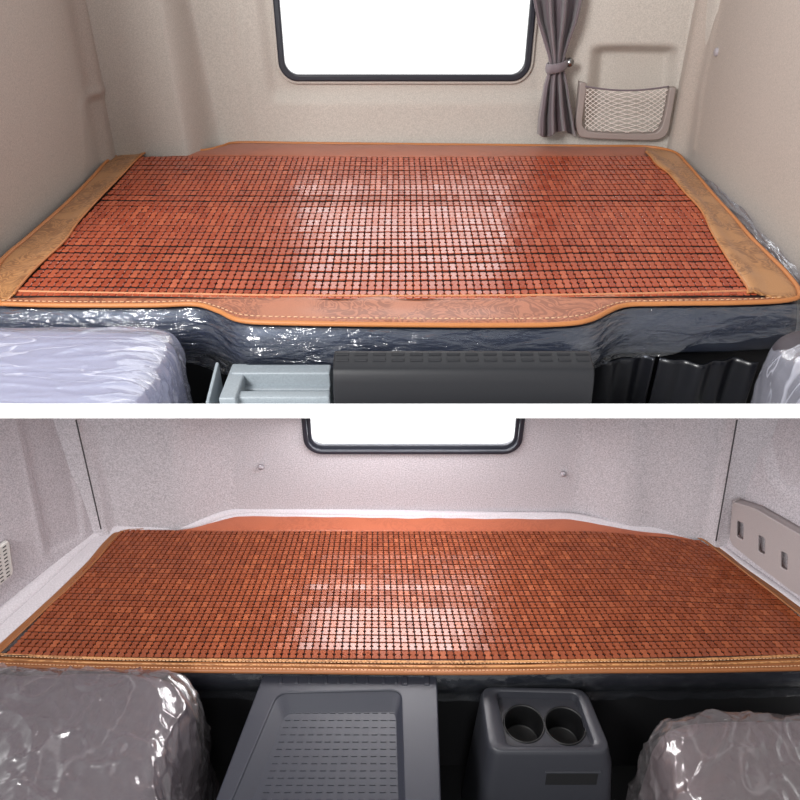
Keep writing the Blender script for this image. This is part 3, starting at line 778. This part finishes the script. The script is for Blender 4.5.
l2 = [(-60, 700), (0, 645), (35, 613), (60, 590), (88, 562), (104, 543), (118, 532), (140, 529)]
l2i = [(-50, 702), (10, 646), (44, 613), (69, 590), (97, 561), (112, 543), (122, 534), (142, 532)]
l2o = [(x, y) for x, y in l2 if y < 672]; l2i = [(x, y) for x, y in l2i if y < 672]
l2o = [(-22, 664)] + l2o; l2i = [(-10, 664)] + l2i
lb, _, _ = band(l2o, [(x+3, y) for x, y in l2i], Z2, 60, .006, 5, .004, .010); solid(lb.build('side_band', M['piping2'], mat2, label='narrow tan left edge binding'))
r2 = [(698, 535), (712, 541), (728, 553), (760, 577), (800, 607), (840, 640), (864, 662)]
r2i = [(695, 539), (707, 545), (721, 556), (752, 580), (792, 611), (830, 642), (854, 664)]
lb, _, _ = band(r2, [(x-3, y) for x, y in r2i], Z2, 60, .006, 6, .004, .010); solid(lb.build('side_band', M['piping2'], mat2, label='narrow tan right edge binding'))
b2O = [(140, 529), (190, 526), (214, 519), (236, 513.5), (300, 514), (400, 516), (500, 517), (570, 517.5), (598, 522), (625, 528), (660, 533), (698, 536)]
b2I = [(140, 532), (190, 532), (214, 532), (236, 532), (300, 532), (400, 533), (500, 533), (570, 533.5), (598, 534), (625, 535), (660, 537), (698, 541)]
bb, _, _ = band(b2O, b2I, Z2, 100, .003, 7, .0); solid(bb.build('back_band', M['copper2'], mat2))
# mattress
fr = smooth_line([PZ(x, y-6, Z2) for x, y in f2O], 60)
fr = [p for p in fr]
outl = fr + [Vector((1.19, 1.42, 0)), Vector((1.03, YB2-.17, 0)), Vector((.85, YB2-.12, 0)), Vector((.58, YB2-.06, 0)), Vector((-.55, YB2-.06, 0)), Vector((-.62, YB2-.10, 0)), Vector((-.96, YB2-.12, 0)), Vector((-1.15, 1.42, 0))]
mtr2 = empty('mattress', (0, 1.5, Z2-.13), 'black mattress with plastic-wrapped front edge under the lower mat', 'mattress', 'bunk mattresses')
prism(outl, [(.02, Z2-.13), (0, Z2-.115), (-.008, Z2-.06), (0, Z2-.018), (.012, Z2-.009), (.03, Z2-.007)]).build('cushion', M['blackgloss'], mtr2)
L = smooth_line([PZ(x, y-4.5, Z2) for x, y in f2O], 241)
film_front([p for p in L], lambda px: .12, .007, 4.2).build('plastic_wrap', M['film2'], mtr2)
bb2 = empty('bunk_base', (0, 1.4, .3), 'bunk base coloured black for the shade under the lower mattress', 'bunk base')
MB().box((-1.20, 1.225, .301), (1.25, 1.25, Z2-.131)).build('front_panel', M['black'], bb2, smooth=False)
MB().box((-.95, 1.291, Z2-.17), (.98, YB2-.22, Z2-.133)).build('deck', M['black'], bb2, smooth=False)

# ------------------------------------------------------------------ centre storage box, lower cab
ZB = .82
sb = empty('storage_box', (-.16, 1.0, .3), 'dark grey storage box with dimpled recessed lid in front of the lower bunk', 'storage box')
def P(x, y, z=ZB): return PZ(x, y, z)
a, b, c, d = P(263, 675), P(437, 675), P(442, 830), P(204, 830)
Yf = a.y; Yn = d.y
x_l = lambda Y: a.x + (d.x-a.x)*(Y-Yf)/(Yn-Yf)
x_r = lambda Y: b.x + (c.x-b.x)*(Y-Yf)/(Yn-Yf)
mb = MB().hexa([(d.x+.03, Yn, .301), (c.x-.02, Yn, .301), (b.x-.02, Yf, .301), (a.x+.03, Yf, .301)], [(d.x+.01, Yn, ZB-.03), (c.x-.006, Yn, ZB-.03), (b.x-.006, Yf, ZB-.03), (a.x+.01, Yf, ZB-.03)])
mb.build('body', M['greyplastic'], sb, bevel=.006)
# lid: rim plate with rounded opening, sunken tray surface sloping between
rim_o = round_poly([(p.x, p.y) for p in (a, b, c, d)], .012, 4)
hole_o = round_poly([(P(x, y).x, P(x, y).y) for x, y in ((278, 693), (401, 690), (405, 822), (223, 822))], .03, 6)
lid = link('lid', plate([rim_o, hole_o], .03, lambda q: Vector((q.x, q.y, ZB-.015+q.z)), .004), M['greyplastic'], sb, smooth=False)
hole_i = round_poly([(P(x, y).x, P(x, y).y) for x, y in ((284, 709), (396, 707), (399, 816), (243, 816))], .025, 6)
vs = [(x, y, ZB-.004) for x, y in hole_o] + [(x, y, ZB-.022) for x, y in hole_i]; n = len(hole_o)
MB().add(vs, [(k, (k+1) % n, n+(k+1) % n, n+k) for k in range(n)] + [tuple(range(n, 2*n))]).build('recessed_panel', M['greyplastic'], lid, smooth=False, bevel=.003)
# dimples in the recessed panel, little bars on the rim
mb = MB()
for j in range(15):
    y = 713 + j*7.2
    for i in range(13):
        x = 290 - (y-713)*.30 + i*((104 + (y-713)*.32)/12.2)
        p = P(x, y, ZB-.022); s = .0085 + .0
        mb.hexa([(p.x-s, p.y-.0018, p.z-.001), (p.x+s, p.y-.0018, p.z-.001), (p.x+s, p.y+.0018, p.z-.001), (p.x-s, p.y+.0018, p.z-.001)], [(p.x-s*.8, p.y-.001, p.z+.0017), (p.x+s*.8, p.y-.001, p.z+.0017), (p.x+s*.8, p.y+.001, p.z+.0017), (p.x-s*.8, p.y+.001, p.z+.0017)])
mb.build('dimples', M['greyplastic'], lid, smooth=False)
for i in range(9):
    p = P(281 + i*14.4 + (2 if i % 2 else 0), 681); s = .0045
    mb = MB(); mb.hexa([(p.x-s, p.y-.009, ZB-.001), (p.x+s, p.y-.009, ZB-.001), (p.x+s, p.y+.012, ZB-.001), (p.x-s, p.y+.012, ZB-.001)], [(p.x-s*.6, p.y-.007, ZB+.002), (p.x+s*.6, p.y-.007, ZB+.002), (p.x+s*.6, p.y+.011, ZB+.002), (p.x-s*.6, p.y+.011, ZB+.002)]); mb.build('rib', M['greyplastic'], lid, smooth=False, bevel=.001)
for i in range(2):
    p = P(405 + i*22, 681); s = .008
    mb = MB(); mb.hexa([(p.x-s, p.y-.014, ZB-.001), (p.x+s, p.y-.014, ZB-.001), (p.x+s, p.y+.014, ZB-.001), (p.x-s, p.y+.014, ZB-.001)], [(p.x-s*.8, p.y-.013, ZB+.003), (p.x+s*.8, p.y-.013, ZB+.003), (p.x+s*.8, p.y+.013, ZB+.003), (p.x-s*.8, p.y+.013, ZB+.003)]); mb.build('rib', M['greyplastic'], lid, smooth=False, bevel=.001)

# ------------------------------------------------------------------ cup holder console
ZC = .788
cc = empty('cup_holder_console', (.4, 1.08, .3), 'charcoal console with two round cup holders right of the storage box', 'console')
co = [(480, 686), (586, 688), (613, 752), (489, 752)]
Q = [PZ(x, y, ZC) for x, y in co]
rim = round_poly([(p.x, p.y) for p in Q], .035, 8)
def ringscale(R, s, dx=0, dy=0, c=None):
    c = c or (sum(x for x, _ in R)/len(R), sum(y for _, y in R)/len(R)); return [(c[0]+(x-c[0])*s+dx, c[1]+(y-c[1])*s+dy) for x, y in R]
n = len(rim)
# shell from the floor to the rim, flaring a little
def ring3(R, z): return [(x, y, z) for x, y in R]
ops = [(495, 690.5), (577, 692.5), (596, 746), (507, 746)]
O = round_poly([(PZ(x, y, ZC).x, PZ(x, y, ZC).y) for x, y in ops], .018, 8)
fl = [(505, 703), (573, 705), (588, 743), (511, 743)]
ZR = ZC - .028
O2 = round_poly([(PZ(x, y, ZC).x, PZ(x, y, ZC).y) for x, y in [(497, 692), (576, 694), (594, 745), (508, 745)]], .016, 8)
rings = [ring3(ringscale(rim, 1.28, .01, -.03), .301), ring3(ringscale(rim, 1.20, .01, -.02), .50), ring3(ringscale(rim, 1.06, .004, -.008), ZC-.06), ring3(ringscale(rim, 1.01), ZC-.015), ring3(ringscale(rim, .985), ZC-.002), ring3(ringscale(rim, .96), ZC),
         ring3(O, ZC), ring3(ringscale(O, .985), ZC-.004), ring3(O2, ZR)]
vs = [p for r in rings for p in r]
fs = [(r*n+k, r*n+(k+1) % n, (r+1)*n+(k+1) % n, (r+1)*n+k) for r in range(len(rings)-1) for k in range(n)]
MB().add(vs, fs).build('shell', M['consoleplastic'], cc)
def circ(cx, cy, r, n=36): return [(cx+r*math.cos(2*math.pi*k/n), cy+r*math.sin(2*math.pi*k/n)) for k in range(n)]
cA = PZ(524, 724, ZR); cB = PZ(565, 726, ZR); RA = 20/700*(cA-CAM).dot(FW)*.98
O3 = ringscale(O2, 1.0)
link('cup_panel', plate([O3, circ(cA.x, cA.y, RA), circ(cB.x, cB.y, RA)], .004, lambda q: Vector((q.x, q.y, ZR+q.z))), M['consoleplastic'], cc, smooth=False)
for cX in (cA, cB):
    prof = [(RA*1.07, .002), (RA*1.05, .0045), (RA*1.0, .005), (RA*.97, .002), (RA*.96, 0), (RA*.955, -.01), (RA*.93, -.07), (RA*.925, -.078), (RA*.90, -.081), (RA*.86, -.082), (RA*.3, -.082)]
    MB().lathe((cX.x, cX.y, ZR), prof, 'z', 40, False).build('cup_holder', M['well'], cc, label='round dark cup well')
q = PZ(572, 782, .62)
YFc = min(p[1] for p in rings[1])+.004
p0 = PY(546, 778, YFc+.002); p1 = PY(602, 782, YFc+.002)
Y2r = min(p[1] for p in rings[2])
def ysh(z): return Y2r + (YFc-.004-Y2r)*min(1, max(0, (ZC-.06-z)/(ZC-.06-.5)))
def front_block(z0, z1, inset, out, nm, mt):
    xa, xb = p0.x+inset, p1.x-inset
    MB().hexa([(xa, ysh(z0)-out, z0), (xb, ysh(z0)-out, z0), (xb, ysh(z0)+.02, z0), (xa, ysh(z0)+.02, z0)], [(xa, ysh(z1)-out, z1), (xb, ysh(z1)-out, z1), (xb, ysh(z1)+.02, z1), (xa, ysh(z1)+.02, z1)]).build(nm, mt, cc, smooth=False, bevel=.0015)
front_block(p0.z-.005, p0.z+.001, 0, .005, 'ledge', M['consoleplastic'])
front_block(p0.z-.055, p0.z-.007, .006, .0015, 'slot', M['black'])

# ------------------------------------------------------------------ seats, lower cab
s3 = empty('truck_seat', (-.85, .9, .3), 'large grey seat back in crumpled clear plastic left of the storage box', 'seat', 'plastic-covered truck seats')
c3 = (-.935, .86, .632); z3 = (.80, .58, .60)
link('seat_back', cushion(c3, z3, 7, .006, 21, n=34, freq=4, tilt=.02), M['seat2'], s3)
link('plastic_cover', cushion(c3, z3, 7, .016, 25, n=120, grow=.012, freq=4.5, tilt=.02, st=(1.2, .9, .9, -.7, 1.3)), M['film_seat2'], s3)
s4 = empty('truck_seat', (.95, .75, .3), 'grey-brown seat back in clear plastic right of the cup holder console', 'seat', 'plastic-covered truck seats')
c4 = (.975, .755, .610); z4 = (.70, .55, .59)
link('seat_back', cushion(c4, z4, 8, .006, 31, n=34, freq=4), M['seat3'], s4)
link('plastic_cover', cushion(c4, z4, 8, .014, 35, n=110, grow=.012, freq=4.5, st=(1.3, -.8, .8, .6, 1.3)), M['film_seat2'], s4)

# ------------------------------------------------------------------ side bracket with three slots
wr = lambda Y: line_at(c2r, q2r, Y)
br = empty('side_pocket', PZ(760, 560, Z2+.03), 'taupe plastic wall pocket with three slots beside the lower mat', 'wall pocket')
def on_right(px, py, off=.05):
    """point of the wall-parallel plane, off metres inside the right wall"""
    A = Vector((c2r.x-off, c2r.y, 0)); B = Vector((q2r.x-off, q2r.y, 0)); N = Vector((B.y-A.y, -(B.x-A.x), 0)).normalized()
    d_ = ray(px, py); t = (A-CAM).dot(N)/d_.dot(N); return CAM + d_*t
A = Vector((c2r.x-.05, c2r.y, 0)); B = Vector((q2r.x-.05, q2r.y, 0)); T = (B-A).normalized(); NN = Vector((T.y, -T.x, 0))
if NN.x > 0: NN = -NN
def to2(px, py): 
    p = on_right(px, py); return ((p-A).dot(T), p.z)
shape = [(733, 501), (755, 508), (800, 534), (850, 566), (850, 626), (806, 598), (794, 592), (761, 567), (733, 545), (730, 539)]
out2 = round_poly([to2(*p) for p in shape], .012, 4)
holes = []
for (x, y) in ((741, 530), (762.5, 544.5), (785, 560.5)):
    w_, h_ = 3.2, 9
    holes.append(round_poly([to2(x-w_, y-h_-1), to2(x+w_, y-h_+2.5), to2(x+w_-.5, y+h_+1), to2(x-w_-.5, y+h_-2.5)], .006, 3))
f3 = lambda q: A + T*q.x + Vector((0, 0, q.y)) + NN*q.z
link('front_plate', plate([out2] + holes, .008, f3, .0025), M['taupe'], br, smooth=False)
# top lip and rear return to the wall
top = [to2(*p) for p in ((733, 501), (755, 508), (800, 534), (850, 566))]
def lipfn(u, v):
    i = u*3; k = min(2, int(i)); t = i-k; a_ = top[k]; b_ = top[k+1]
    s_ = a_[0]+(b_[0]-a_[0])*t; z_ = a_[1]+(b_[1]-a_[1])*t
    return A + T*s_ + Vector((0, 0, z_ - .004 - .006*v)) - NN*(.042*v)
solid(MB().grid(lipfn, 30, 3).build('top_lip', M['taupe'], br), .003)
end = [to2(733, 501), to2(730, 539)]
solid(MB().grid(lambda u, v: A + T*(end[0][0]+(end[1][0]-end[0][0])*u) + Vector((0, 0, end[0][1]+(end[1][1]-end[0][1])*u)) - NN*(.042*v), 6, 3).build('end_plate', M['taupe'], br), .003)

# ------------------------------------------------------------------ vent grille at the far left of the lower cab
vg = empty('vent_grille', (line_at(c2l, q2l, 1.45), 1.45, 1.0), 'pale slotted vent grille on the wall at the lower cab left edge', 'vent')
AL = Vector((c2l.x+.012, c2l.y, 0)); BL = Vector((q2l.x+.012, q2l.y, 0)); TL = (BL-AL).normalized(); NL = Vector((-TL.y, TL.x, 0))
if NL.x < 0: NL = -NL
def left2(px, py):
    d_ = ray(px, py); t = (AL-CAM).dot(NL)/d_.dot(NL); p = CAM + d_*t; return ((p-AL).dot(TL), p.z)
fl_ = lambda q: AL + TL*q.x + Vector((0, 0, q.y)) + NL*q.z
vo = [left2(*p) for p in ((8, 539), (12.5, 573), (-45, 622), (-55, 585))]
link('grille_plate', plate([round_poly(vo, .012, 4)], .014, fl_, .004), M['vent'], vg, smooth=False)
mb = MB(); (s0, t0), (s1_, t1), (s2_, t2), (s3_, t3) = vo
for j in range(9):
    for i in range(8):
        u = .10 + i*.11; v = .08 + j*.105
        a_ = Vector((s0, t0)).lerp(Vector((s1_, t1)), v); b_ = Vector((s3_, t3)).lerp(Vector((s2_, t2)), v); p = a_.lerp(b_, u)
        for du in (0,):
            q = [fl_(Vector((p.x+dx, p.y+dz, .0078))) for dx, dz in ((-.0055, -.0018), (.0055, -.0018), (.0055, .0018), (-.0055, .0018))]
            r_ = [v_ - NL*.003 for v_ in q]; mb.hexa(r_, q)
mb.build('slots', M['hole'], vg, smooth=False)

# ------------------------------------------------------------------ light
w = bpy.data.worlds.new('world'); SC.world = w; w.use_nodes = True
bg = w.node_tree.nodes['Background']; bg.inputs[0].default_value = (1, 1, 1.0, 1); bg.inputs[1].default_value = 1.0
def area(name, loc, rot, size, e, col=(1, 1, 1), sy=None):
    l = bpy.data.lights.new(name, 'AREA'); l.energy = e; l.size = size; l.color = col
    if sy: l.shape = 'RECTANGLE'; l.size_y = sy
    o = bpy.data.objects.new(name, l); COL.objects.link(o); o.location = loc; o.rotation_euler = rot; return o
def aim(o, t): o.rotation_euler = (Vector(t)-o.location).to_track_quat('-Z', 'Y').to_euler()
wt = w.node_tree; tcw = wt.nodes.new('ShaderNodeTexCoord'); sx = wt.nodes.new('ShaderNodeSeparateXYZ'); mr = wt.nodes.new('ShaderNodeMapRange')
wt.links.new(tcw.outputs['Generated'], sx.inputs[0]); wt.links.new(sx.outputs['Y'], mr.inputs[0])       # the open sky lies behind the cabs
mr.inputs[1].default_value = .3; mr.inputs[2].default_value = .75; mr.inputs[3].default_value = .58; mr.inputs[4].default_value = 2.2
wt.links.new(mr.outputs[0], bg.inputs[1])
# daylight outside the two back windows
area('daylight_upper_window', ((WX0+WX1)/2, YB+.12, (WZ0+WZ1)/2), (-math.pi/2, 0, 0), WX1-WX0+.1, 4.0, (1, .99, .98), WZ1-WZ0+.1)
area('daylight_lower_window', ((W2X0+W2X1)/2, YB2+.10, (W2Z0+TZ)/2+.02), (-math.pi/2, 0, 0), W2X1-W2X0+.08, 5, (.97, .98, 1), TZ-W2Z0+.10)
# unseen light added under the board to make glare on the lower mat
area('mat_glare_light', (-.03, 1.62, div_bot(1.62)-.02), (-math.atan(DIV), 0, 0), .60, 6.8, (1, .97, .98), .30)
k = area('windscreen_daylight', (-1.5, -.8, 3.5), (0, 0, 0), .9, 115, (1, .99, .97)); aim(k, (.2, 2.6, 2.0))
k = area('side_daylight', (.0, -1.2, 1.75), (0, 0, 0), .8, 15, (.98, .98, 1)); aim(k, (0, 1.7, 1.0))
SC.view_settings.view_transform = 'Standard'; SC.view_settings.look = 'None'; SC.view_settings.exposure = 0.07; SC.view_settings.gamma = 1.0
